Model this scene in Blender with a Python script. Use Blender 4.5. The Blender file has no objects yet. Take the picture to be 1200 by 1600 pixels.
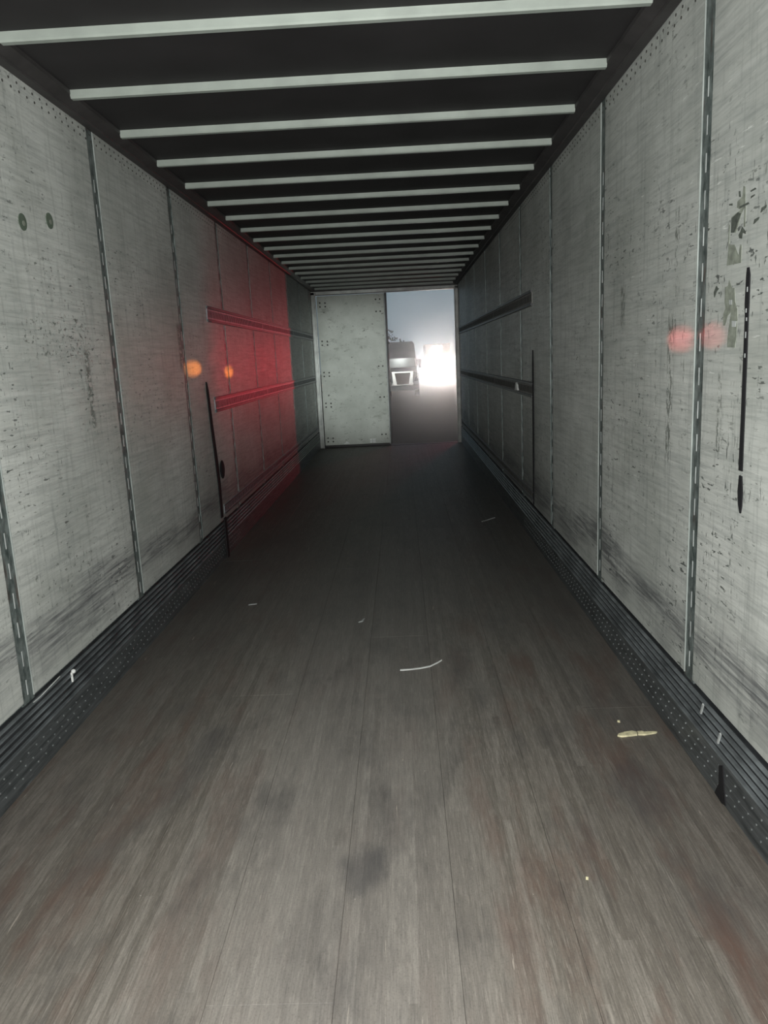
import bpy, bmesh, math, random
from mathutils import Matrix, Vector
C = bpy.context.scene.collection
random.seed(7)

# ------------------------------------------------------------------ camera
cam_d = bpy.data.cameras.new('camera')
cam = bpy.data.objects.new('camera', cam_d); C.objects.link(cam)
cam_d.sensor_fit = 'VERTICAL'; cam_d.sensor_height = 36.0
cam_d.lens = 36.0 * 1195.48 / 1600.0
cam_d.clip_start = 0.02; cam_d.clip_end = 600
CR = Vector((0.99867756, 0.02050748, -0.04714423))
CU = Vector((0.04216076, 0.19808696, 0.9792773))
CF = Vector((-0.02942117, 0.9799699, -0.19696039))
M = Matrix(((CR.x, CU.x, -CF.x), (CR.y, CU.y, -CF.y), (CR.z, CU.z, -CF.z))).to_4x4()
M.translation = Vector((1.4746, 0.0, 1.5132))
cam.matrix_world = M
bpy.context.scene.camera = cam

# ------------------------------------------------------------------ world: dusk sky
w = bpy.data.worlds.new('dusk'); bpy.context.scene.world = w; w.use_nodes = True
nt = w.node_tree; bg = nt.nodes['Background']
tc = nt.nodes.new('ShaderNodeTexCoord'); sp = nt.nodes.new('ShaderNodeSeparateXYZ')
cr = nt.nodes.new('ShaderNodeValToRGB')
nt.links.new(tc.outputs['Generated'], sp.inputs[0]); nt.links.new(sp.outputs['Z'], cr.inputs[0])
cr.color_ramp.elements[0].position = 0.0; cr.color_ramp.elements[0].color = (0.23, 0.30, 0.34, 1)
cr.color_ramp.elements[1].position = 0.35; cr.color_ramp.elements[1].color = (0.12, 0.18, 0.22, 1)
nt.links.new(cr.outputs[0], bg.inputs[0]); bg.inputs[1].default_value = 0.8

# ------------------------------------------------------------------ lamps
def aim(o, target):
    d = Vector(target) - o.location
    o.rotation_euler = d.to_track_quat('-Z', 'Y').to_euler()
def spot(name, loc, target, power, cone, blend, col, radius=0.02):
    l = bpy.data.lights.new(name, 'SPOT'); l.energy = power; l.spot_size = math.radians(cone)
    l.spot_blend = blend; l.color = col; l.shadow_soft_size = radius
    o = bpy.data.objects.new(name, l); C.objects.link(o); o.location = loc; aim(o, target); return o
TORCH = (1.50, -0.03, 1.575); TC = (0.93, 1.0, 0.955)
spot('torch_spill', TORCH, (1.25, 4.0, 0.2), 375, 172, 0.5, (1.0, 0.985, 0.94))
spot('torch_wide', TORCH, (1.25, 10, 1.3), 100, 84, 1.0, TC)
spot('torch_beam', TORCH, (1.25, 12, 1.2), 25, 42, 1.0, TC)
spot('torch_core', TORCH, (0.75, 13.4, 1.28), 2700, 13, 1.0, TC)
# tail lamps of a vehicle standing off to the right behind the trailer: red light through the open door half
RED = (1.0, 0.02, 0.05)
spot('tail_lamp_far', (5.6, 23.3, 1.5), (0, 9, 1.4), 330, 40, 0.4, RED, 0.12)
spot('tail_lamp_near', (3.75, 19.1, 1.4), (0, 9, 1.4), 85, 60, 0.4, RED, 0.10)
# amber marker lamps outside
AMB = (1.0, 0.28, 0.03)
spot('amber_marker_lamp', (2.4, 13.9, 1.55), (0, 5.53, 1.504), 420, 0.30, 1.0, AMB, 0.004)
spot('amber_marker_lamp', (2.3, 13.9, 1.55), (0, 6.66, 1.458), 300, 0.12, 1.0, AMB, 0.004)
# added red lamps standing in for light bounced off the left wall's track
spot('red_bounce_standin', (0.2, 9.2, 1.56), (2.5, 2.885, 1.53), 190, 0.95, 0.9, (1, .10, .10), 0.01)
spot('red_bounce_standin', (0.2, 8.2, 1.56), (2.5, 2.60, 1.535), 150, 0.9, 0.9, (1, .10, .10), 0.01)

vs = bpy.context.scene.view_settings
bpy.context.scene.display_settings.display_device = 'sRGB'
vs.view_transform = 'Standard'; vs.look = 'None'; vs.exposure = 0.0; vs.gamma = 1.0
vs.use_curve_mapping = False

# ------------------------------------------------------------------ node helpers
class NT:
    def __init__(s, name, rough=0.6, metal=0.0, spec=0.4):
        s.m = bpy.data.materials.new(name); s.m.use_nodes = True; s.t = s.m.node_tree
        s.b = s.t.nodes['Principled BSDF']
        s.b.inputs['Roughness'].default_value = rough; s.b.inputs['Metallic'].default_value = metal
        s.b.inputs['Specular IOR Level'].default_value = spec
        g = s.t.nodes.new('ShaderNodeNewGeometry'); s.pos = g.outputs['Position']
    def L(s, a, b): s.t.links.new(a, b)
    def vec(s, scale, off=(0, 0, 0), src=None):
        n = s.t.nodes.new('ShaderNodeMapping'); n.inputs['Scale'].default_value = scale
        n.inputs['Location'].default_value = off; s.L(src or s.pos, n.inputs['Vector']); return n.outputs[0]
    def noise(s, scale, off=(0, 0, 0), detail=3, rough=0.55, dist=0, src=None):
        n = s.t.nodes.new('ShaderNodeTexNoise'); n.inputs['Scale'].default_value = 1.0
        n.inputs['Detail'].default_value = detail; n.inputs['Roughness'].default_value = rough
        n.inputs['Distortion'].default_value = dist
        s.L(s.vec(scale, off, src), n.inputs['Vector']); return n.outputs[0]
    def ramp(s, fac, a, b, ca=(0, 0, 0, 1), cb=(1, 1, 1, 1), ease=False):
        n = s.t.nodes.new('ShaderNodeMapRange'); n.clamp = True
        n.interpolation_type = 'SMOOTHSTEP' if ease else 'LINEAR'
        n.inputs['From Min'].default_value = a; n.inputs['From Max'].default_value = b
        s.L(fac, n.inputs['Value']); return n.outputs[0]
    def math(s, op, a, b=None):
        n = s.t.nodes.new('ShaderNodeMath'); n.operation = op
        for i, v in enumerate((a, b)):
            if v is None: continue
            if isinstance(v, (int, float)): n.inputs[i].default_value = v
            else: s.L(v, n.inputs[i])
        return n.outputs[0]
    def mix(s, fac, a, b):
        n = s.t.nodes.new('ShaderNodeMix'); n.data_type = 'RGBA'
        for k, v in ((0, fac), (6, a), (7, b)):
            if isinstance(v, (int, float)): n.inputs[k].default_value = v
            elif isinstance(v, tuple): n.inputs[k].default_value = (*v, 1) if len(v) == 3 else v
            else: s.L(v, n.inputs[k])
        return n.outputs[2]
    def xyz(s):
        n = s.t.nodes.new('ShaderNodeSeparateXYZ'); s.L(s.pos, n.inputs[0]); return n.outputs
    def col(s, c):
        if isinstance(c, tuple): s.b.inputs['Base Color'].default_value = (*c, 1)
        else: s.L(c, s.b.inputs['Base Color'])
    def bump(s, h, strength=0.3, dist=0.002):
        n = s.t.nodes.new('ShaderNodeBump'); n.inputs['Strength'].default_value = strength
        n.inputs['Distance'].default_value = dist; s.L(h, n.inputs['Height']); s.L(n.outputs[0], s.b.inputs['Normal'])
    def band(s, v, a, b, soft):
        return s.math('MULTIPLY', s.ramp(v, a - soft, a + soft, ease=True), s.math('SUBTRACT', 1.0, s.ramp(v, b - soft, b + soft, ease=True)))

def simple(name, c, rough=0.6, metal=0.0, var=0.25, sc=8.0, spec=0.4):
    n = NT(name, rough, metal, spec)
    f = n.noise((sc, sc, sc), detail=4)
    n.col(n.mix(n.ramp(f, 0.3, 0.7), tuple(v * (1 - var) for v in c), tuple(min(1, v * (1 + var)) for v in c)))
    return n.m

def liner_material(name, side):
    """scuffed off-white painted plywood liner"""
    n = NT(name, 0.46, 0.0, 0.42); X, Y, Z = n.xyz()
    base = n.mix(n.ramp(n.noise((1, 1.3, 1.1), detail=4), 0.3, 0.7), (0.39, 0.412, 0.39), (0.62, 0.642, 0.618))
    # long horizontal grain in the paint
    g1 = n.noise((1, 2.2, 46), detail=5, rough=0.7, dist=0.25)
    base = n.mix(n.math('MULTIPLY', n.ramp(g1, 0.44, 0.68), 0.42), base, (0.24, 0.26, 0.26))
    g2 = n.noise((1, 5.5, 95), (3, 1, 5), detail=4, rough=0.7, dist=0.4)
    base = n.mix(n.math('MULTIPLY', n.ramp(g2, 0.5, 0.74), 0.45), base, (0.16, 0.18, 0.18))
    g3 = n.noise((1, 1.6, 26), (9, 4, 2), detail=3)
    base = n.mix(n.math('MULTIPLY', n.ramp(g3, 0.54, 0.72), 0.22), base, (0.76, 0.78, 0.76))
    # vertical rub marks
    v1 = n.noise((1, 34, 3.0), (2, 7, 1), detail=4, rough=0.65)
    base = n.mix(n.math('MULTIPLY', n.ramp(v1, 0.52, 0.70), 0.40), base, (0.20, 0.22, 0.215))
    # broad stains
    st = n.noise((1, 2.0, 2.6), (5, 5, 5), detail=5, rough=0.6)
    base = n.mix(n.math('MULTIPLY', n.ramp(st, 0.52, 0.72), 0.30), base, (0.27, 0.285, 0.255))
    # small dark gouges: horizontal and vertical dashes gathered in clusters
    cl = n.ramp(n.noise((1, 1.5, 1.9), (8, 2, 3), detail=3), 0.42, 0.62)
    d1 = n.ramp(n.noise((1, 17, 62), (1, 3, 9), detail=3, rough=0.6), 0.625, 0.66)
    d2 = n.ramp(n.noise((1, 60, 19), (4, 8, 2), detail=3, rough=0.6), 0.64, 0.68)
    dd = n.math('MULTIPLY', n.math('MAXIMUM', d1, d2), n.math('ADD', n.math('MULTIPLY', cl, 0.85), 0.12))
    base = n.mix(n.math('MULTIPLY', dd, 0.9), base, (0.055, 0.065, 0.06))
    # pale scratches
    sc = n.ramp(n.noise((1, 9, 120), (6, 6, 1), detail=2), 0.71, 0.74)
    base = n.mix(n.math('MULTIPLY', sc, 0.5), base, (0.8, 0.82, 0.8))
    # dark tyre/pallet scuffing along the bottom
    wv = n.math('ADD', Z, n.math('MULTIPLY', n.math('SUBTRACT', n.noise((1, 0.9, 2), (1, 2, 3), detail=3), 0.5), 0.55))
    low = n.band(wv, 0.40, 0.56, 0.06)
    lf = n.ramp(n.noise((1, 2.6, 60), (7, 1, 8), detail=5, rough=0.7, dist=0.5), 0.36, 0.62)
    base = n.mix(n.math('MULTIPLY', n.math('MULTIPLY', low, lf), 0.8), base, (0.07, 0.075, 0.085))
    far = n.math('MULTIPLY', n.ramp(Y, 4.0, 6.5), n.math('SUBTRACT', 1.0, n.ramp(Z, 0.35, 0.8)))  # panels get evenly darker low down towards the rear
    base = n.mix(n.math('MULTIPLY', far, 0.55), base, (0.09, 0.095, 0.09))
    if side == 'R':
        # column of scraped paint where cargo rubbed
        for (y0, y1, z0, z1, thr) in ((2.955, 3.02, 1.05, 1.62, .50), (2.93, 2.97, 1.55, 2.0, .54), (3.12, 3.16, .75, 1.5, .56),
                                      (2.50, 2.535, 1.15, 1.42, .5), (3.6, 3.66, 1.6, 1.78, .47), (2.84, 2.87, 1.25, 1.75, .56)):
            m = n.math('MULTIPLY', n.band(Y, y0, y1, .008), n.band(Z, z0, z1, .03))
            k = n.ramp(n.noise((1, 70, 26), (y0, y1, z0), detail=4, rough=0.7), thr, thr + .05)
            base = n.mix(n.math('MULTIPLY', n.math('MULTIPLY', m, k), 0.8), base, (0.10, 0.115, 0.10))
    else:
        for (y0, y1, z0, z1, thr) in ((3.05, 3.7, 1.58, 1.76, .56), (2.85, 3.5, 0.55, 0.74, .60), (3.15, 3.4, 1.82, 2.0, .58),
                                      (5.2, 5.27, 1.5, 1.8, .42), (3.62, 3.67, 1.25, 1.62, .45)):
            m = n.math('MULTIPLY', n.band(Y, y0, y1, .02), n.band(Z, z0, z1, .03))
            k = n.ramp(n.noise((1, 26, 40), (y0, y1, z0), detail=4, rough=0.7), thr, thr + .05)
            base = n.mix(n.math('MULTIPLY', n.math('MULTIPLY', m, k), 0.8), base, (0.10, 0.115, 0.10))
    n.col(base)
    n.L(n.math('ADD', n.math('MULTIPLY', g1, 0.35), 0.28), n.b.inputs['Roughness'])
    n.bump(n.math('ADD', g1, n.math('MULTIPLY', dd, -0.8)), 0.35, 0.0015)
    return n.m

def floor_material():
    n = NT('worn_hardwood', 0.55, 0.0, 0.35); X, Y, Z = n.xyz()
    oi = n.t.nodes.new('ShaderNodeObjectInfo')
    # laminated strips about 28 mm wide, each with its own tone
    lam = n.t.nodes.new('ShaderNodeTexWhiteNoise'); lam.noise_dimensions = '2D'
    cx = n.math('FLOOR', n.math('DIVIDE', X, 0.0265))
    cy = n.math('FLOOR', n.math('DIVIDE', n.math('ADD', Y, n.math('MULTIPLY', n.math('SINE', n.math('MULTIPLY', cx, 12.7)), 3.1)), 1.35))
    cv = n.t.nodes.new('ShaderNodeCombineXYZ'); n.L(cx, cv.inputs[0]); n.L(cy, cv.inputs[1]); n.L(cv.outputs[0], lam.inputs['Vector'])
    base = n.mix(lam.outputs['Value'], (0.15, 0.135, 0.115), (0.25, 0.232, 0.205))
    # fine grain along the boards
    g = n.noise((120, 5.5, 1), detail=7, rough=0.78, dist=0.35)
    base = n.mix(n.math('MULTIPLY', n.ramp(g, 0.38, 0.62), 0.64), base, (0.066, 0.058, 0.050))
    g2 = n.noise((260, 13, 1), (4, 1, 0), detail=4, rough=0.7)
    base = n.mix(n.math('MULTIPLY', n.ramp(g2, 0.52, 0.68), 0.42), base, (0.40, 0.37, 0.33))
    # reddish worn patches towards both sides
    side = n.math('ADD', n.math('SUBTRACT', 1.0, n.ramp(X, 0.3, 1.0)), n.ramp(X, 1.45, 2.1))
    r = n.ramp(n.noise((5.5, 1.3, 1), (2, 2, 2), detail=5, rough=0.65), 0.50, 0.68)
    base = n.mix(n.math('MULTIPLY', n.math('MULTIPLY', r, n.math('ADD', n.math('MULTIPLY', side, 0.6), 0.25)), 0.95), base, (0.125, 0.066, 0.048))
    # grey walked-off track in the middle
    mid = n.band(n.math('ADD', X, n.math('MULTIPLY', n.noise((3, 1, 1), detail=3), 0.25)), 0.95, 1.75, 0.28)
    base = n.mix(n.math('MULTIPLY', mid, 0.36), base, (0.27, 0.26, 0.25))
    # dark dirt
    d = n.ramp(n.noise((4.2, 1.5, 1), (9, 3, 2), detail=5, rough=0.7), 0.50, 0.72)
    base = n.mix(n.math('MULTIPLY', d, 0.55), base, (0.058, 0.056, 0.058))
    d2 = n.ramp(n.noise((11, 3.2, 1), (1, 8, 2), detail=5, rough=0.7), 0.56, 0.70)
    base = n.mix(n.math('MULTIPLY', d2, 0.35), base, (0.05, 0.047, 0.045))
    base = n.mix(n.math('MULTIPLY', n.ramp(Y, 1.9, 5.0, ease=True), 0.62), base, (0.088, 0.092, 0.088))  # boards turn darker and greyer towards the rear
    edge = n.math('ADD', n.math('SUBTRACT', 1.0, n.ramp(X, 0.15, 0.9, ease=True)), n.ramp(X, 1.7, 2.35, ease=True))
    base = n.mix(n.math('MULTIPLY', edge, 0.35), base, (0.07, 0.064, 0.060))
    # oval stain
    def blob(x, y, rx, ry, k, c, b):
        dx = n.math('DIVIDE', n.math('SUBTRACT', X, x), rx); dy = n.math('DIVIDE', n.math('SUBTRACT', Y, y), ry)
        rr = n.math('ADD', n.math('MULTIPLY', dx, dx), n.math('MULTIPLY', dy, dy))
        rr = n.math('ADD', rr, n.math('MULTIPLY', n.math('SUBTRACT', n.noise((16, 9, 1), detail=4), 0.5), 1.6))
        return n.mix(n.math('MULTIPLY', n.math('SUBTRACT', 1.0, n.ramp(rr, 0.2, 1.2, ease=True)), k), b, c)
    base = blob(1.30, 2.06, 0.080, 0.13, 0.48, (0.05, 0.05, 0.056), base)
    base = blob(2.25, 2.45, 0.11, 0.22, 0.32, (0.055, 0.05, 0.055), base)
    base = blob(0.62, 2.75, 0.07, 0.32, 0.3, (0.05, 0.05, 0.055), base)
    # pale thin scratches and specks
    s1 = n.ramp(n.noise((120, 5, 1), (3, 3, 8), detail=2, dist=0.6), 0.735, 0.755)
    base = n.mix(n.math('MULTIPLY', s1, 0.55), base, (0.42, 0.38, 0.33))
    s2 = n.ramp(n.noise((55, 50, 1), (5, 3, 8), detail=1), 0.80, 0.83)
    base = n.mix(n.math('MULTIPLY', s2, 0.6), base, (0.45, 0.42, 0.38))
    gr = n.noise((190, 150, 1), (4, 9, 0), detail=2)
    base = n.mix(n.math('MULTIPLY', n.ramp(gr, 0.5, 0.75), 0.35), base, (0.06, 0.055, 0.05))
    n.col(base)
    n.L(n.math('ADD', n.math('MULTIPLY', g, 0.3), 0.42), n.b.inputs['Roughness'])
    n.bump(n.math('ADD', g, n.math('MULTIPLY', g2, 0.5)), 0.4, 0.0012)
    return n.m

def strip_material():
    n = NT('stained_steel_strip', 0.45, 0.35, 0.5)
    f = n.noise((30, 30, 14), detail=4, rough=0.7)
    c = n.mix(n.ramp(f, 0.35, 0.65), (0.06, 0.08, 0.078), (0.24, 0.28, 0.275))
    r = n.ramp(n.noise((20, 20, 5), (3, 3, 3), detail=4), 0.58, 0.68)
    n.col(n.mix(n.math('MULTIPLY', r, 0.7), c, (0.10, 0.062, 0.05))); return n.m

def scuff_material():
    n = NT('blackened_scuff_liner', 0.42, 0.55, 0.5)
    f = n.noise((8, 3, 60), detail=5, rough=0.7)
    c = n.mix(n.ramp(f, 0.35, 0.68), (0.065, 0.075, 0.08), (0.20, 0.22, 0.23))
    s = n.ramp(n.noise((4, 9, 90), (2, 3, 3), detail=3), 0.62, 0.7)
    n.col(n.mix(n.math('MULTIPLY', s, 0.6), c, (0.30, 0.32, 0.33))); return n.m

def door_material():
    n = NT('door_liner_paint', 0.55, 0.0, 0.3)
    c = n.mix(n.ramp(n.noise((3, 1, 3), detail=4), 0.3, 0.7), (0.45, 0.475, 0.44), (0.62, 0.645, 0.605))
    s = n.ramp(n.noise((7, 1, 13), (4, 4, 4), detail=5, rough=0.7), 0.58, 0.66)
    c = n.mix(n.math('MULTIPLY', s, 0.5), c, (0.22, 0.23, 0.20))
    d = n.ramp(n.noise((22, 1, 30), (1, 4, 7), detail=4, rough=0.6), 0.655, 0.69)
    n.col(n.mix(n.math('MULTIPLY', d, 0.85), c, (0.06, 0.065, 0.06))); return n.m

def asphalt_material():
    n = NT('asphalt', 0.95, 0, 0.04)
    c = n.mix(n.noise((30, 30, 30), detail=4), (0.008, 0.0075, 0.008), (0.018, 0.017, 0.0175))
    n.col(n.mix(n.ramp(n.noise((.35, .12, 1), detail=4), 0.45, 0.65), c, (0.010, 0.009, 0.010))); return n.m

def emissive(name, c, k):
    n = NT(name); n.col((0.8, 0.8, 0.8)); n.b.inputs['Emission Color'].default_value = (*c, 1)
    n.b.inputs['Emission Strength'].default_value = k; return n.m

MAT = dict(
    liner_l=liner_material('scuffed_liner_left', 'L'), liner_r=liner_material('scuffed_liner_right', 'R'),
    floor=floor_material(), strip=strip_material(), scuff=scuff_material(), door=door_material(), asphalt=asphalt_material(),
    slot=simple('pale_slot_rim', (0.46, 0.49, 0.49), 0.5, 0.1), edge=simple('pale_panel_edge', (0.30, 0.33, 0.32), 0.5, 0.0),
    scuffd=simple('dark_groove', (0.035, 0.038, 0.042), 0.5, 0.3, 0.4, 9),  # dark tone of the plate between the ridges, sets them apart
    ridge=simple('rubbed_ridge', (0.17, 0.19, 0.20), 0.4, 0.4, 0.5, 7),
    rivet=simple('worn_rivet', (0.17, 0.185, 0.185), 0.4, 0.3),
    nail=simple('dark_nail', (0.05, 0.05, 0.045), 0.6), track=simple('galvanised_track', (0.34, 0.36, 0.39), 0.4, 0.5, 0.3, 20),
    track_r=simple('darker_track', (0.24, 0.24, 0.23), 0.6, 0.2, 0.3, 20),  # darker version of the track metal, right wall only
    flange=simple('dark_track_flange', (0.085, 0.085, 0.09), 0.4, 0.4),
    hole=simple('slot_dark', (0.02, 0.02, 0.02), 0.9), roof=simple('dark_roof_sheet', (0.020, 0.0185, 0.020), 0.7, 0, 0.25, 3),
    bow=simple('galvanised_bow', (0.33, 0.37, 0.34), 0.55, 0.1, 0.12, 6), rail=simple('dark_top_rail', (0.05, 0.047, 0.048), 0.55, 0.2),
    frame=simple('door_frame_metal', (0.33, 0.34, 0.33), 0.45, 0.4), seal=simple('black_rubber', (0.018, 0.018, 0.02), 0.5),
    strap=simple('black_webbing', (0.008, 0.008, 0.010), 0.75), white=simple('white_plastic', (0.75, 0.77, 0.76), 0.5, 0, 0.1),
    wood=simple('raw_splinter', (0.62, 0.58, 0.38), 0.8, 0, 0.3, 60), residue=simple('tape_residue', (0.21, 0.23, 0.195), 0.75, 0, 0.35, 40),
    darkres=simple('dark_residue', (0.07, 0.08, 0.07), 0.8, 0, 0.4, 60), plug=simple('green_grey_plug', (0.10, 0.13, 0.10), 0.7),
    truckw=simple('truck_white_paint', (0.40, 0.365, 0.36), 0.3, 0, 0.08, 2), truckd=simple('truck_dark_trim', (0.03, 0.03, 0.033), 0.5),
    glass=simple('dark_glass', (0.06, 0.055, 0.06), 0.12, 0, 0.1, 2, 0.6), chrome=simple('chrome', (0.55, 0.52, 0.50), 0.2, 0.9, 0.08),
    tyre=simple('tyre_rubber', (0.02, 0.02, 0.02), 0.8), trailer=simple('trailer_wall', (0.36, 0.33, 0.32), 0.5, 0, 0.1, 2),
    leaf=simple('dark_leaves', (0.035, 0.045, 0.035), 0.8, 0, 0.4, 3), bark=simple('bark', (0.05, 0.04, 0.035), 0.9),
    tape=simple('red_tape', (0.5, 0.06, 0.05), 0.5),
    board=emissive('lit_panel', (1.0, 0.96, 0.93), 7),
    lamp=emissive('headlamp_glow', (1.0, 0.88, 0.80), 2300), lamp2=emissive('blue_white_headlamp_glow', (0.85, 0.92, 0.95), 1500),
)

# ------------------------------------------------------------------ mesh helpers
def box(bm, x0, y0, z0, x1, y1, z1, bev=0.0, seg=1):
    r = bmesh.ops.create_cube(bm, size=1.0); vsx = r['verts']
    for v in vsx:
        v.co = Vector(((x0 + x1) / 2 + v.co.x * (x1 - x0), (y0 + y1) / 2 + v.co.y * (y1 - y0), (z0 + z1) / 2 + v.co.z * (z1 - z0)))
    if bev > 0:
        es = list({e for v in vsx for e in v.link_edges})
        bmesh.ops.bevel(bm, geom=es, offset=bev, segments=seg, affect='EDGES', profile=0.5)
def cyl(bm, c, axis, r, h, n=12, r2=None):
    rot = {'x': Matrix.Rotation(math.pi / 2, 4, 'Y'), 'y': Matrix.Rotation(math.pi / 2, 4, 'X'), 'z': Matrix.Identity(4)}[axis]
    bmesh.ops.create_cone(bm, cap_ends=True, segments=n, radius1=r, radius2=r if r2 is None else r2, depth=h, matrix=Matrix.Translation(c) @ rot)
def prism(bm, pts, axis, a, b):
    """closed outline pts (2-D) extruded along axis from a to b"""
    def P(p, t):
        return {'y': (p[0], t, p[1]), 'x': (t, p[0], p[1]), 'z': (p[0], p[1], t)}[axis]
    A = [bm.verts.new(P(p, a)) for p in pts]; B = [bm.verts.new(P(p, b)) for p in pts]
    n = len(pts)
    bm.faces.new(A); bm.faces.new(B[::-1])
    for i in range(n): bm.faces.new((A[i], B[i], B[(i + 1) % n], A[(i + 1) % n]))
def obj(name, bm, mat, parent=None, loc=None):
    if isinstance(bm, bpy.types.Mesh): me = bm
    else:
        bmesh.ops.recalc_face_normals(bm, faces=bm.faces)
        me = bpy.data.meshes.new(name); bm.to_mesh(me); bm.free(); me.materials.append(MAT[mat])
    o = bpy.data.objects.new(name, me); C.objects.link(o)
    if parent: o.parent = parent
    if loc: o.location = loc
    return o
def nb(): return bmesh.new()
def struct(name, bm, mat, parent=None):
    o = obj(name, bm, mat, parent)
    o['kind'] = 'structure'; return o
def empty(name, loc, label, cat, group=None):
    o = bpy.data.objects.new(name, None); C.objects.link(o); o.location = loc
    o['label'] = label; o['category'] = cat
    if group: o['group'] = group
    return o
def tag(o, label, cat, group=None, kind=None):
    o['label'] = label; o['category'] = cat
    if group: o['group'] = group
    if kind: o['kind'] = kind
    return o

W, D, Y0 = 2.5, 13.49, -2.507
ZT, ZP = 2.700, 0.297            # liner top and bottom
ROOF = 2.712
J0, JS = 2.7058, 1.3031          # joint strips
HW = 0.042                       # half width of a strip

# ------------------------------------------------------------------ floor
b = nb(); box(b, -0.04, Y0, -0.10, W + 0.04, D + 0.06, -0.03); floor = struct('floor', b, 'rail')
bw = W / 8
lens = [3.9, 4.3, 3.7, 4.5]
for i in range(8):
    y = Y0 + 0.004 - (i * 1.37 % 3.2); k = i
    while y < D:
        L = lens[k % 4] + 0.12 * ((i * 7 + k) % 5); k += 1
        a, c = max(y, Y0 + 0.004), min(y + L, D + 0.02)
        if c - a > 0.05:
            bb = nb(); dz = random.uniform(-0.0005, 0.0)
            box(bb, i * bw + 0.0004, a + 0.001, -0.03, (i + 1) * bw - 0.0004, c - 0.0005, dz, 0.0005)
            obj('floor_board', bb, 'floor', floor)
        y += L

# ------------------------------------------------------------------ side walls
def side_wall(side):
    R = side == 'R'
    sx = (lambda d: W - d) if R else (lambda d: d)          # d = distance into the room from the liner face
    def bx(bm, d0, y0, z0, d1, y1, z1, bev=0):
        a, c = sorted((sx(d0), sx(d1))); box(bm, a, y0, z0, c, y1, z1, bev)
    name = 'right' if R else 'left'; lm = 'liner_r' if R else 'liner_l'
    b = nb(); bx(b, -0.06, Y0 - 0.04, -0.10, -0.012, D + 0.06, 2.80); wall = struct('wall_' + name, b, 'strip')
    js = [J0 + i * JS for i in range(-4, 9)]
    edges = js + [D]
    for i in range(len(edges) - 1):
        a, c = edges[i] + HW, edges[i + 1] - (HW if i < len(js) - 1 else -0.01)
        pb = nb(); bx(pb, -0.012, a, ZP, 0.0, c, ZT + 0.02, 0.0018)
        obj('liner_panel', pb, lm, wall)
    slot_mesh = None
    for i, y in enumerate(js):
        if i == 0: continue
        s = nb(); bx(s, -0.012, y - HW - .004, ZP - .03, -0.0032, y + HW + .004, ZT + 0.02)
        st = obj('joint_strip', s, 'strip', wall)
        # pale sliver added for the far panel's edge catching light, darker at the rear
        e = nb(); bx(e, -0.010, y + HW - .003, ZP, 0.0012, y + HW + 0.0, ZT)
        obj('panel_edge', e, 'edge' if i < 6 else 'strip', wall)
        near = 4 <= i <= 7
        jb = nb()
        for k in range(20):
            z = 0.345 + k * 0.115 + (0.02 if R else 0)
            if z > 2.42: break
            if near:
                if slot_mesh is None:
                    t = nb(); bx(t, -0.004, -0.0032, -0.030, -0.0020, 0.0032, 0.030, 0.0006)
                    o = obj('slot', t, 'slot', st, (0, y, z)); slot_mesh = o.data
                else: obj('slot', slot_mesh, 'slot', st, (0, y, z))
            else: bx(jb, -0.004, y - 0.003, z - .030, -0.0022, y + .003, z + .030)
        if not near:
            o = obj('slot_row', jb, 'slot', st); o['kind'] = 'stuff'
        else: jb.free()
    # nail heads under the top rail
    nbm = nb(); y = 1.5
    while y < 7.5:
        for zz, off in ((2.652, 0), (2.622, .012)):
            cyl(nbm, (sx(0.0005), y + off, zz), 'x', 0.0055, 0.003, 6)
        y += 0.066
    o = obj('nail_head_row', nbm, 'nail', wall); o['kind'] = 'stuff'
    # cargo tracks in the rear half
    for zc in (0.375, 1.215, 1.912):
        y0, y1 = 6.05, D - 0.14
        while y0 < y1 - 0.2:
            ye = min(y0 + 2.43, y1)
            t = nb(); h = 0.062 if zc > .5 else 0.040
            bx(t, 0.0, y0, zc - h, 0.006, ye, zc + h, 0.001)
            tr = obj('cargo_track', t, 'track_r' if R else 'track', wall)
            q = nb(); bx(q, 0.0, y0, zc + h * .62, 0.014, ye, zc + h * .95, .002); bx(q, 0.0, y0, zc - h * .95, 0.014, ye, zc - h * .62, .002)
            obj('track_flange', q, 'flange', tr)
            hh = nb(); yy = y0 + 0.03
            while yy < ye - 0.02:
                bx(hh, 0.005, yy - 0.007, zc - h * .42, 0.0070, yy + 0.007, zc + h * .42); yy += 0.04
            o = obj('track_slots', hh, 'hole', tr); o['kind'] = 'stuff'
            y0 = ye + 0.006
    # scuff liner along the floor
    b = nb(); bx(b, -0.012, Y0, 0.0, 0.010, D - .04, 0.150, 0.001)
    bs = struct('baseboard_' + name, b, 'scuff')
    b = nb(); bx(b, -0.012, Y0, 0.150, 0.004, D - .04, 0.285); obj('backing_plate', b, 'scuffd', bs)
    for z in (0.158, 0.188, 0.218, 0.248, 0.277):
        rb = nb()
        pts = [(sx(0.003), z - .006), (sx(0.014), z - .005), (sx(0.018), z - .001), (sx(0.014), z + .003), (sx(0.003), z + .004)]
        prism(rb, pts, 'y', Y0, D - .04); obj('ridge', rb, 'ridge', bs)
    rv = nb(); y = 1.2; k = 0
    while y < 6.5:
        for z in (0.045, 0.080, 0.115):
            yy = y + (0.03 if z == .080 else 0) + random.uniform(-.003, .003)
            cyl(rv, (sx(0.0105), yy, z), 'x', 0.0042, 0.004, 6)
        y += 0.062
    o = obj('rivet_rows', rv, 'rivet', bs); o['kind'] = 'stuff'
    # top rail
    b = nb()
    prism(b, [(sx(-.012), 2.692), (sx(0.004), 2.688), (sx(0.045), 2.676), (sx(0.052), 2.676), (sx(0.098), 2.695), (sx(0.102), 2.745), (sx(-.012), 2.745)], 'y', Y0, D)
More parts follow.
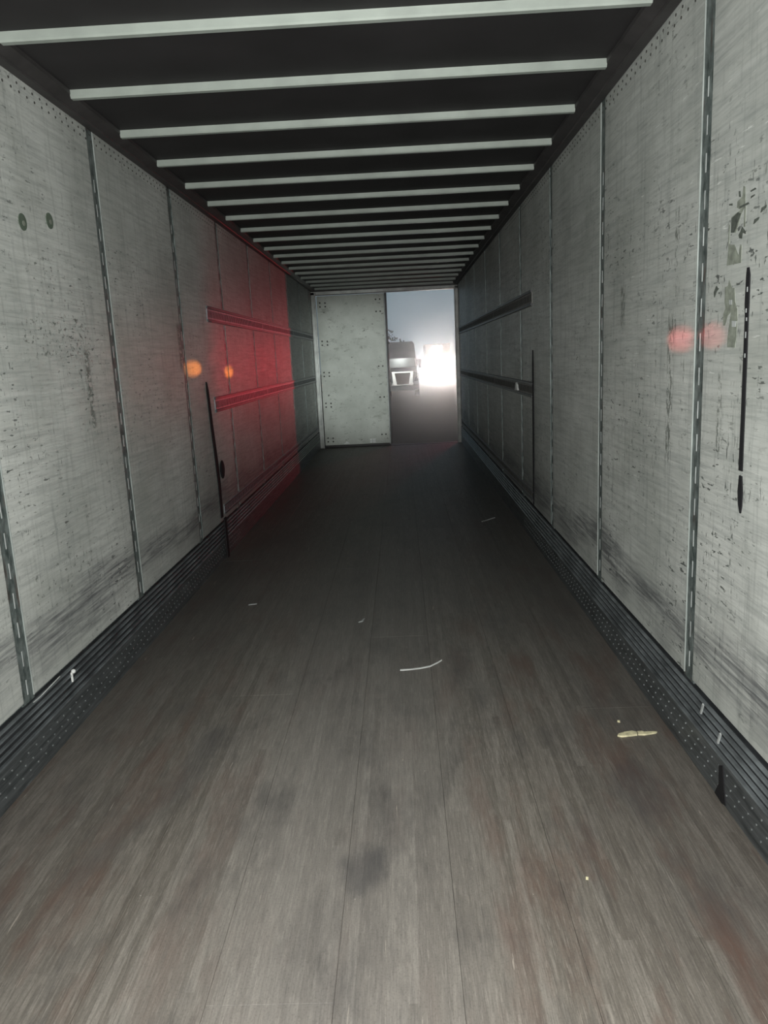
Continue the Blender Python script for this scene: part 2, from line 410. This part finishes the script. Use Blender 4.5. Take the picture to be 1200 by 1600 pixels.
    t = struct('trim_2' if R else 'trim_1', b, 'rail')
    b = nb(); prism(b, [(sx(0.0005), 2.674), (sx(0.006), 2.671), (sx(0.047), 2.668), (sx(0.050), 2.676), (sx(0.003), 2.689)], 'y', Y0, D)
    obj('rail_lip', b, 'rail', t)
side_wall('L'); side_wall('R')

# front bulkhead behind the camera
b = nb(); box(b, -0.06, Y0 - 0.06, -0.10, W + 0.06, Y0, 2.80); wf = struct('wall_front', b, 'liner_l')
# ------------------------------------------------------------------ ceiling and roof bows
b = nb(); box(b, -0.06, Y0 - 0.06, ROOF, W + 0.06, D + 0.06, ROOF + 0.05); ceil = struct('ceiling', b, 'roof')
BY, BS = 2.9733, 0.6024
b = nb()
prism(b, [(0, 2.686), (0.004, 2.679), (0.030, 2.679), (0.034, 2.686), (0.034, 2.707), (0.062, 2.710), (0.062, 2.712), (-0.004, 2.712), (-0.003, 2.707)], 'x', 0.096, W - 0.096)
bmm = None
for i in range(-8, 18):
    y = BY + i * BS
    if y > D - 0.15: break
    if bmm is None: o = obj('roof_bow', b, 'bow', ceil, (0, y, 0)); bmm = o.data
    else: obj('roof_bow', bmm, 'bow', ceil, (0, y, 0))

# ------------------------------------------------------------------ rear door frame, closed leaf
wr = nb(); box(wr, -0.06, D + .001, 2.655, W + 0.06, D + 0.10, 2.80); rear = struct('wall_rear', wr, 'rail')
b = nb()
box(b, 0.0, D - .055, 2.612, W, D + .09, 2.672, .006)
frame = struct('trim_3', b, 'frame')
b = nb(); box(b, 0.0, D - .16, 2.668, W, D - .055, 2.745, .004); obj('header_panel', b, 'rail', frame)
b = nb(); box(b, 0.0, D - .055, 0.0, 0.070, D + .09, 2.66, .006); box(b, 0.055, D - .07, 0.0, 0.085, D - .03, 2.65, .005); obj('jamb', b, 'frame', frame)
b = nb(); box(b, W - 0.060, D - .055, 0.0, W, D + .09, 2.66, .006); box(b, W - 0.068, D - .07, 0.0, W - .050, D - .03, 2.65, .005); obj('jamb', b, 'frame', frame)
b = nb(); box(b, 0.0, D - .03, -0.02, W, D + .11, 0.004, .003); obj('threshold', b, 'rail', frame)
b = nb(); box(b, 0.090, D - .005, 0.042, 1.235, D + .04, 2.600, .008, 2); door = struct('door_1', b, 'door')
b = nb(); box(b, 1.236, D - .012, 0.030, 1.250, D + .045, 2.604, .003); obj('door_edge', b, 'slot', door)
b = nb(); box(b, 1.251, D - .012, 0.030, 1.286, D + .05, 2.604, .006); obj('door_seal', b, 'seal', door)
b = nb(); box(b, 0.0865, D - .010, 0.005, 1.250, D + .035, 0.041, .005); obj('door_seal', b, 'seal', door)
b = nb(); cyl(b, (0, 0, 0), 'y', 0.014, 0.014, 10); bolt_mesh = None
for z in (0.11, 0.72, 1.25, 1.78, 2.42):
    for (x, dz) in ((0.145, 0.0), (0.145, 0.065), (0.235, 0.0), (0.235, 0.06)):
        if bolt_mesh is None: o = obj('hinge_bolt', b, 'nail', door, (x, D - .010, z + dz)); bolt_mesh = o.data
        else: obj('hinge_bolt', bolt_mesh, 'nail', door, (x, D - .010, z + dz))
for z in (0.2, 0.85, 1.38, 2.30, 2.50):
    for x in (1.10, 1.17):
        obj('lock_bolt', bolt_mesh, 'nail', door, (x, D - .010, z))
b = nb(); prism(b, [(0.41, 0.062), (0.53, 0.060), (0.50, 0.082), (0.47, 0.108), (0.45, 0.080)], 'y', D - .012, D - .006)
tag(obj('reflective_sticker', b, 'white'), 'torn white sticker low on the closed rear door, left one', 'sticker')
b = nb()
for (x0, x1) in ((0.885, 0.925), (0.935, 0.985)):
    box(b, x0, D - .012, 0.060, x1, D - .006, 0.094); box(b, x0, D - .012, 0.100, x1, D - .006, 0.135)
tag(obj('reflective_sticker', b, 'white'), 'white checkered sticker low on the closed rear door, right one', 'sticker')

# ------------------------------------------------------------------ small things on walls and floor
def ribbon(bm, pts, width, x0, thick):
    """band on a side wall: pts (y, z, w)"""
    A = []
    for (y, z, wv) in pts:
        A.append([bm.verts.new((x, y + s * wv, z)) for x in (x0, x0 + thick) for s in (-1, 1)])
    for p, q in zip(A, A[1:]):
        for (i, j) in ((0, 1), (1, 3), (3, 2), (2, 0)): bm.faces.new((p[i], p[j], q[j], q[i]))
    for p in (A[0], A[-1]): bm.faces.new((p[0], p[1], p[3], p[2]))
# long strap on the left wall, hanging over the scuff liner to the floor
t = empty('cargo_strap', (0.02, 5.95, 0.0), 'long black strap hanging down the left wall below the middle track', 'strap')
b = nb()
ribbon(b, [(5.83 - 5.95, 1.40, .010), (5.845 - 5.95, 1.33, .03), (5.88 - 5.95, 1.05, .036), (5.925 - 5.95, .80, .040), (5.95 - 5.95, .60, .038), (5.945 - 5.95, .33, .036)], 1, -0.018, .006)
ribbon(b, [(5.945 - 5.95, .33, .036), (5.95 - 5.95, .28, .036), (5.955 - 5.95, 0.002, .034)], 1, 0.004, .006)
obj('webbing', b, 'strap', t)
b = nb(); bmesh.ops.create_uvsphere(b, u_segments=12, v_segments=8, radius=1, matrix=Matrix.Translation((-0.006, .105, .70)) @ Matrix.Diagonal((.014, .065, .075, 1)))
obj('buckle', b, 'strap', t)
t = empty('cargo_strap', (2.48, 6.03, 0.31), 'thin black strap hanging down the right wall beside the track ends', 'strap')
b = nb(); ribbon(b, [(0, 1.21, .010), (0, 1.1, .022), (0.0, .5, .026), (0.01, 0.1, .02), (0.01, 0.0, .015)], 1, 0.012, .006); obj('webbing', b, 'strap', t)
# thick black tape on right wall near camera
b = nb()
ribbon(b, [(2.345, 1.722, .006), (2.342, 1.70, .012), (2.342, 1.62, .014), (2.340, 1.585, .011), (2.338, 1.45, .012), (2.336, 1.30, .012), (2.335, 1.125, .013)], 1, W - .0035, .003)
ribbon(b, [(2.333, 1.110, .010), (2.331, 1.06, .017), (2.328, 1.02, .013), (2.325, 0.995, .004)], 1, W - .0035, .003)
o = obj('black_tape', b, 'strap'); tag(o, 'long vertical strip of black tape on the right wall, nearest the camera', 'tape')
for (y, z, h) in ((2.343, 1.60, .012), (2.339, 1.53, .018), (2.338, 1.575, .010), (2.341, 1.66, .014), (2.338, 1.47, .012)):
    b = nb(); box(b, W - .0042, y - .003, z - h / 2, W - .0034, y + .003, z + h / 2)
    obj('torn_patch', b, 'slot', o)
def flat_on_right(name, polys, mat, label, cat):
    b = nb()
    for p in polys: prism(b, p, 'x', W - 0.0010, W + 0.001)
    return tag(obj(name, b, mat), label, cat)
# leftovers of two torn stickers (shapes seen from the camera; y runs away from it)
o = flat_on_right('torn_sticker', [[(2.5, 1.744), (2.398, 1.741), (2.399, 1.792), (2.41, 1.794), (2.417, 1.764), (2.435, 1.783), (2.449, 1.799), (2.493, 1.805), (2.495, 1.777)],
    [(2.497, 1.806), (2.489, 1.804), (2.488, 1.86), (2.495, 1.865)],
    [(2.47, 1.837), (2.444, 1.833), (2.412, 1.878), (2.386, 1.9), (2.391, 1.951), (2.404, 1.957), (2.409, 1.928), (2.441, 1.921), (2.443, 1.904), (2.417, 1.893), (2.479, 1.883)],
    [(2.391, 1.841), (2.381, 1.84), (2.383, 1.9), (2.391, 1.901)]], 'residue',
    'upper torn grey-green sticker remnant on the right wall above the other', 'sticker')
for p in [[(2.426, 1.898), (2.359, 1.899), (2.365, 1.905), (2.423, 1.904)],
    [(2.352, 1.912), (2.323, 1.916), (2.328, 1.919), (2.349, 1.918)],
    [(2.352, 1.93), (2.317, 1.931), (2.325, 1.936), (2.355, 1.934)],
    [(2.5, 1.921), (2.474, 1.915), (2.474, 1.922), (2.496, 1.924)],
    [(2.417, 1.813), (2.397, 1.809), (2.394, 1.825), (2.374, 1.819), (2.374, 1.825), (2.4, 1.843), (2.411, 1.831), (2.423, 1.823)],
    [(2.477, 1.838), (2.453, 1.834), (2.412, 1.882), (2.433, 1.889), (2.477, 1.879)],
    [(2.43, 1.932), (2.417, 1.929), (2.423, 1.947), (2.433, 1.948)]]:
    o2 = nb(); prism(o2, p, 'x', W - 0.0018, W - .0009); obj('dark_scab', o2, 'darkres', o)
o = flat_on_right('torn_sticker', [[(2.51, 1.563), (2.496, 1.563), (2.476, 1.593), (2.455, 1.602), (2.465, 1.563), (2.474, 1.523), (2.473, 1.496), (2.417, 1.494), (2.409, 1.522), (2.408, 1.557), (2.414, 1.572), (2.406, 1.575), (2.411, 1.607), (2.428, 1.629), (2.437, 1.672), (2.454, 1.673), (2.478, 1.699), (2.485, 1.682), (2.507, 1.68), (2.505, 1.634), (2.497, 1.616), (2.513, 1.598)]], 'residue',
    'lower torn grey-green sticker remnant on the right wall beside the black tape', 'sticker')
for p in [[(2.468, 1.625), (2.449, 1.623), (2.45, 1.638), (2.47, 1.639)],
    [(2.442, 1.557), (2.416, 1.556), (2.414, 1.573), (2.444, 1.575)]]:
    o2 = nb(); prism(o2, p, 'x', W - 0.0018, W - .0009); obj('torn_hole', o2, 'slot', o)
for (y, z) in ((2.325, 1.838), (2.283, 1.862)):
    b = nb(); prism(b, [(y, z), (y - .03, z + .008), (y - .034, z + .014), (y - .006, z + .012)], 'x', W - .0025, W + .001)
    tag(obj('dark_chip', b, 'darkres'), 'small dark gouge on right wall above black tape, ' + ('further one' if y > 2.3 else 'nearer one'), 'gouge')
b = nb(); prism(b, [(2.590, 1.672), (2.572, 1.690), (2.562, 1.682), (2.553, 1.680), (2.57, 1.672), (2.585, 1.655)], 'x', W - .0025, W + .001)
tag(obj('dark_chip', b, 'darkres'), 'small dark triangular gouge on right wall just after the near joint strip', 'gouge')
b = nb(); prism(b, [(6.90, 1.18), (6.74, 1.185), (6.79, 1.235), (6.83, 1.25), (6.86, 1.22)], 'x', W - .022, W - .006)
tag(obj('torn_tag', b, 'white'), 'small white torn tag stuck on the middle track of right wall', 'tag')
# round plugs on the left wall
for (y, z, lab) in ((3.175, 2.11, 'nearer round green-grey plug high on the left wall'), (3.427, 2.156, 'farther round green-grey plug high on the left wall')):
    t = empty('wall_plug', (0.0, y, z), lab, 'plug')
    b = nb(); cyl(b, (0.001, 0, 0), 'x', 0.033, 0.003, 20); obj('disc', b, 'plug', t)
    b = nb(); cyl(b, (0.003, 0.004, -.004), 'x', 0.010, 0.003, 10); obj('centre', b, 'residue', t)
# white bits caught on the scuff liner
def shard(name, poly, z0, z1, mat, label, cat):
    b = nb(); prism(b, poly, 'z', z0, z1); return tag(obj(name, b, mat), label, cat)
t = nb()
bmesh.ops.create_icosphere(t, subdivisions=2, radius=0.010, matrix=Matrix.Translation((0.020, 3.05, .262)))
box(t, 0.012, 3.035, .218, 0.020, 3.045, .262, .002)
tag(obj('plastic_scrap', t, 'white'), 'small white plastic scrap caught on the left scuff liner', 'scrap')
b = nb(); ribbon(b, [(2.70, .286, .004), (2.76, .284, .008), (2.88, .289, .005), (2.93, .291, .002)], 1, 0.016, .004)
tag(obj('bright_scratch', b, 'white'), 'bright peeled metal sliver at the left wall foot by joint strip', 'sliver')
for (y, z, q) in ((2.515, .255, 'farther'), (2.365, .222, 'nearer')):
    b = nb(); prism(b, [(y + .014, z - .020), (y + .006, z - .022), (y - .012, z + .020), (y - .004, z + .024)], 'x', W - .022, W - .017)
    tag(obj('cable_tie', b, 'slot'), q + ' short pale plastic tie end on right scuff liner', 'tie')
b = nb(); prism(b, [(2.40, .004), (2.37, .055), (2.375, .12), (2.345, .135), (2.33, .07), (2.31, .01), (2.34, .0)], 'x', W - .0135, W - .0095)
tag(obj('tar_smear', b, 'strap'), 'black tar smear on the right kick plate', 'smear')
# splinter in two pieces
t = empty('wood_splinter', (2.35, 2.82, 0.0), 'pale yellow broken wood splinter on the floor by the right wall', 'splinter')
b = nb(); prism(b, [(-0.078, -.006), (-.062, -.014), (.0, -.004), (.004, .016), (-.012, .026), (-.045, .018), (-.07, .006)], 'z', 0.0005, .008); obj('wide_half', b, 'wood', t)
b = nb(); prism(b, [(.004, -.002), (.03, -.004), (.078, .008), (.084, .014), (.07, .018), (.034, .016), (.026, .024), (.008, .022)], 'z', 0.0005, .007); obj('narrow_half', b, 'wood', t)
P = [(1.41, 3.548), (1.46, 3.552), (1.51, 3.562), (1.56, 3.582), (1.60, 3.625), (1.622, 3.655)]
b = nb(); prism(b, [(x, y - .006) for x, y in P] + [(x, y + .007) for x, y in P[::-1]], 'z', 0.0004, .003)
tag(obj('plastic_strip', b, 'white'), 'thin curved white plastic strip lying mid floor', 'strip')
shard('paper_scrap', [(.435, 4.68), (.485, 4.69), (.487, 4.705), (.44, 4.695)], .0004, .003, 'slot', 'tiny pale paper scrap on floor left of the curved strip', 'scrap')
shard('paper_scrap', [(1.165, 4.27), (1.19, 4.28), (1.20, 4.33), (1.192, 4.33), (1.182, 4.295)], .0004, .003, 'slot', 'tiny pale paper scrap on mid floor beyond the curved strip', 'scrap')
shard('wood_chip', [(2.305, 2.935), (2.315, 2.93), (2.318, 2.945), (2.308, 2.947)], .0004, .004, 'wood', 'tiny pale wood chip just beyond the yellow splinter', 'chip')
shard('wood_chip', [(1.95, 1.98), (1.957, 1.978), (1.959, 1.987), (1.952, 1.989)], .0004, .004, 'wood', 'tiny pale wood chip on near floor toward the right', 'chip')
b = nb()
for i in range(8):
    y = 6.88 + i * .02
    box(b, 2.16 + i * .018, y, .0004, 2.172 + i * .018, y + .02, .003)
tag(obj('white_thread', b, 'slot'), 'thin pale thread on the floor near the right tracks', 'thread')

# ------------------------------------------------------------------ outside
GZ = -1.18
b = nb(); box(b, -60, D + 0.3, GZ - .2, 60, 160, GZ); g = struct('ground', b, 'asphalt')

def tractor(x, y):
    t = empty('semi_truck', (x, y, GZ), 'white semi truck facing the trailer in the yard, seen beside the closed door', 'truck')
    def part(name, fn, mat, parent=t):
        b = nb(); fn(b); return obj(name, b, mat, parent)
    def hood(b):
        prism(b, [(-.80, .95), (.80, .95), (.72, 1.75), (.62, 1.95), (-.62, 1.95), (-.72, 1.75)], 'y', 0, 1.9)
    h = part('hood', hood, 'truckw')
    g = part('grille_surround', lambda b: prism(b, [(-.66, .80), (.66, .80), (.74, 1.72), (-.74, 1.72)], 'y', -.06, 0.02), 'chrome')
    g2 = part('grille', lambda b: prism(b, [(-.42, .84), (.42, .84), (.55, 1.62), (-.55, 1.62)], 'y', -.09, -.055), 'truckd')
    for k in range(6):
        part('grille_bar', lambda b: box(b, -.44, -.10, .92 + k * .115, .44, -.088, .932 + k * .115), 'glass', g2)
    part('bumper', lambda b: (box(b, -1.10, -.12, .42, 1.10, .35, .78, .06, 2)), 'truckw')
    for s in (-1, 1):
        f = part('fender', lambda b: prism(b, [(s * .76, .70), (s * 1.10, .70), (s * 1.14, 1.35), (s * 1.02, 1.62), (s * .76, 1.70)], 'y', .0, 1.5), 'truckw')
        part('headlight', lambda b: prism(b, [(s * .80, 1.02), (s * 1.06, 1.05), (s * 1.09, 1.42), (s * .84, 1.26)], 'y', -.05, .02), 'glass', f)
        part('turn_signal', lambda b: prism(b, [(s * 1.04, 1.2), (s * 1.11, 1.2), (s * 1.13, 1.6), (s * 1.05, 1.62)], 'y', -.06, .0), 'chrome', f)
        part('wheel', lambda b: cyl(b, (s * .98, .8, .5), 'x', .5, .3, 24), 'tyre')
        part('mirror', lambda b: box(b, s * 1.27 - .1, 1.9, 1.9, s * 1.27 + .1, 2.0, 2.5, .03), 'truckd')
    part('cab', lambda b: prism(b, [(-1.08, .9), (1.08, .9), (1.08, 2.1), (.98, 2.85), (-.98, 2.85), (-1.08, 2.1)], 'y', 1.9, 4.2), 'truckw')
    ws = part('windshield', lambda b: prism(b, [(-.98, 1.98), (.98, 1.98), (.90, 2.62), (-.90, 2.62)], 'y', 1.84, 1.895), 'glass')
    part('visor', lambda b: prism(b, [(-.98, 2.64), (.98, 2.64), (.96, 3.08), (-.96, 3.08)], 'y', 1.72, 1.9), 'truckw')
    part('roof_fairing', lambda b: prism(b, [(-1.0, 2.85), (1.0, 2.85), (.92, 3.62), (.80, 3.78), (-.80, 3.78), (-.92, 3.62)], 'y', 2.5, 4.2), 'trailer')
    return t
tractor(1.60, 54.0)

def box_truck(x, y):
    t = empty('box_truck', (x, y, GZ), 'white box truck with dazzling headlamps beside the right door jamb', 'truck')
    def part(name, fn, mat, parent=t):
        b = nb(); fn(b); return obj(name, b, mat, parent)
    part('cab', lambda b: (box(b, -1.0, 0, .55, 1.0, 1.9, 1.35, .10, 2), prism(b, [(-.98, 1.35), (.98, 1.35), (.88, 2.25), (-.88, 2.25)], 'y', .5, 1.9)), 'truckw')
    part('windshield', lambda b: prism(b, [(-.88, 1.42), (.88, 1.42), (.80, 2.12), (-.80, 2.12)], 'y', .44, .495), 'glass')
    part('grille', lambda b: box(b, -.5, -.03, .8, .5, -.002, 1.15, .01), 'truckd')
    part('bumper', lambda b: box(b, -1.05, -.15, .38, 1.05, .1, .62, .04, 2), 'truckd')
    part('added_glow_panel', lambda b: box(b, -.42, 1.90, 2.55, .42, 1.98, 3.05, .02), 'board')  # glowing panel added to fill out the bright blob at the truck's top
    part('cargo_box', lambda b: box(b, -1.2, 2.0, .9, 1.2, 7.5, 3.25, .04), 'truckw')
    for s in (-1, 1):
        hl = part('headlamp', lambda b: cyl(b, (s * .70, -.03, .98), 'y', .27, .05, 20), 'chrome')
        part('lens', lambda b: cyl(b, (s * .70, -.065, .98), 'y', .25, .02, 20), 'lamp' if s > 0 else 'lamp2', hl)
        fl = part('fog_lamp', lambda b: cyl(b, (s * .45, -.17, .50), 'y', .09, .04, 16), 'chrome')
        part('lens', lambda b: cyl(b, (s * .45, -.195, .50), 'y', .08, .012, 16), 'lamp', fl)
        part('wheel', lambda b: cyl(b, (s * .88, .9, .42), 'x', .42, .25, 24), 'tyre')
        part('mirror', lambda b: box(b, s * 1.18 - .08, .4, 1.3, s * 1.18 + .08, .5, 1.75, .02), 'truckd')
    return t
box_truck(5.93, 90.0).scale = (1.25, 1.25, 1.25)
def van(x, y):
    t = empty('parked_van', (x, y, GZ), 'far van with lit headlamps between the white semi truck and the box truck', 'van')
    def part(name, fn, mat, parent=t):
        b = nb(); fn(b); return obj(name, b, mat, parent)
    part('body', lambda b: (box(b, -.92, 0, .45, .92, 4.4, 1.25, .12, 2), prism(b, [(-.90, 1.25), (.90, 1.25), (.74, 2.15), (-.74, 2.15)], 'y', .8, 4.4)), 'truckw')
    part('windshield', lambda b: prism(b, [(-.78, 1.32), (.78, 1.32), (.68, 2.0), (-.68, 2.0)], 'y', .74, .795), 'glass')
    part('grille', lambda b: box(b, -.4, -.03, .7, .4, -.002, .95, .01), 'truckd')
    for s in (-1, 1):
        hl = part('headlamp', lambda b: cyl(b, (s * .70, -.03, .95), 'y', .15, .05, 20), 'chrome')
        part('lens', lambda b: cyl(b, (s * .70, -.065, .95), 'y', .13, .02, 20), 'lamp2', hl)
        part('wheel', lambda b: cyl(b, (s * .82, .8, .35), 'x', .35, .22, 20), 'tyre')
    return t
van(4.15, 105.0).scale = (1.15, 1.15, 1.15)

def tree(x, y, h, label):
    t = empty('tree', (x, y, GZ), label, 'tree')
    b = nb(); cyl(b, (0, 0, h * .35), 'z', .22, h * .7, 8, .08); obj('trunk', b, 'bark', t)
    rnd = random.Random(3); b = nb()
    for _ in range(420):
        th = rnd.uniform(0, 6.28); rr = rnd.random() ** .5 * 2.2; z = h * .62 + rnd.gauss(0, .75)
        rr *= max(.2, 1 - abs(z - h * .62) / (h * .42)); s = rnd.uniform(.08, .2)
        c = Vector((rr * math.cos(th), rr * math.sin(th), z)); u = Vector((rnd.gauss(0, 1), rnd.gauss(0, 1), rnd.gauss(0, 1))).normalized(); v = u.orthogonal().normalized()
        vv = [b.verts.new(c + u * s), b.verts.new(c + v * s * .6), b.verts.new(c - u * s), b.verts.new(c - v * s * .6)]; b.faces.new(vv)
    o = obj('foliage', b, 'leaf', t); o['kind'] = 'stuff'
tree(0.15, 72.0, 5.9, 'dark leafy tree showing above the white semi truck')

# ------------------------------------------------------------------ thin haze added to make the headlamps glow, yard and trailer rear
hz = NT('glow_haze'); hz.t.nodes.remove(hz.b)
vol = hz.t.nodes.new('ShaderNodeVolumeScatter'); vol.inputs['Color'].default_value = (1, .95, .93, 1)
vol.inputs['Density'].default_value = 0.0016; vol.inputs['Anisotropy'].default_value = 0.93
hz.t.links.new(vol.outputs[0], hz.t.nodes['Material Output'].inputs['Volume'])
MAT['haze'] = hz.m
b = nb(); box(b, -12, 6.5, GZ + .01, 18, 130, 8); o = obj('glow_haze', b, 'haze')
tag(o, 'thin haze added in the yard for the glow around the headlamps', 'haze', kind='stuff')
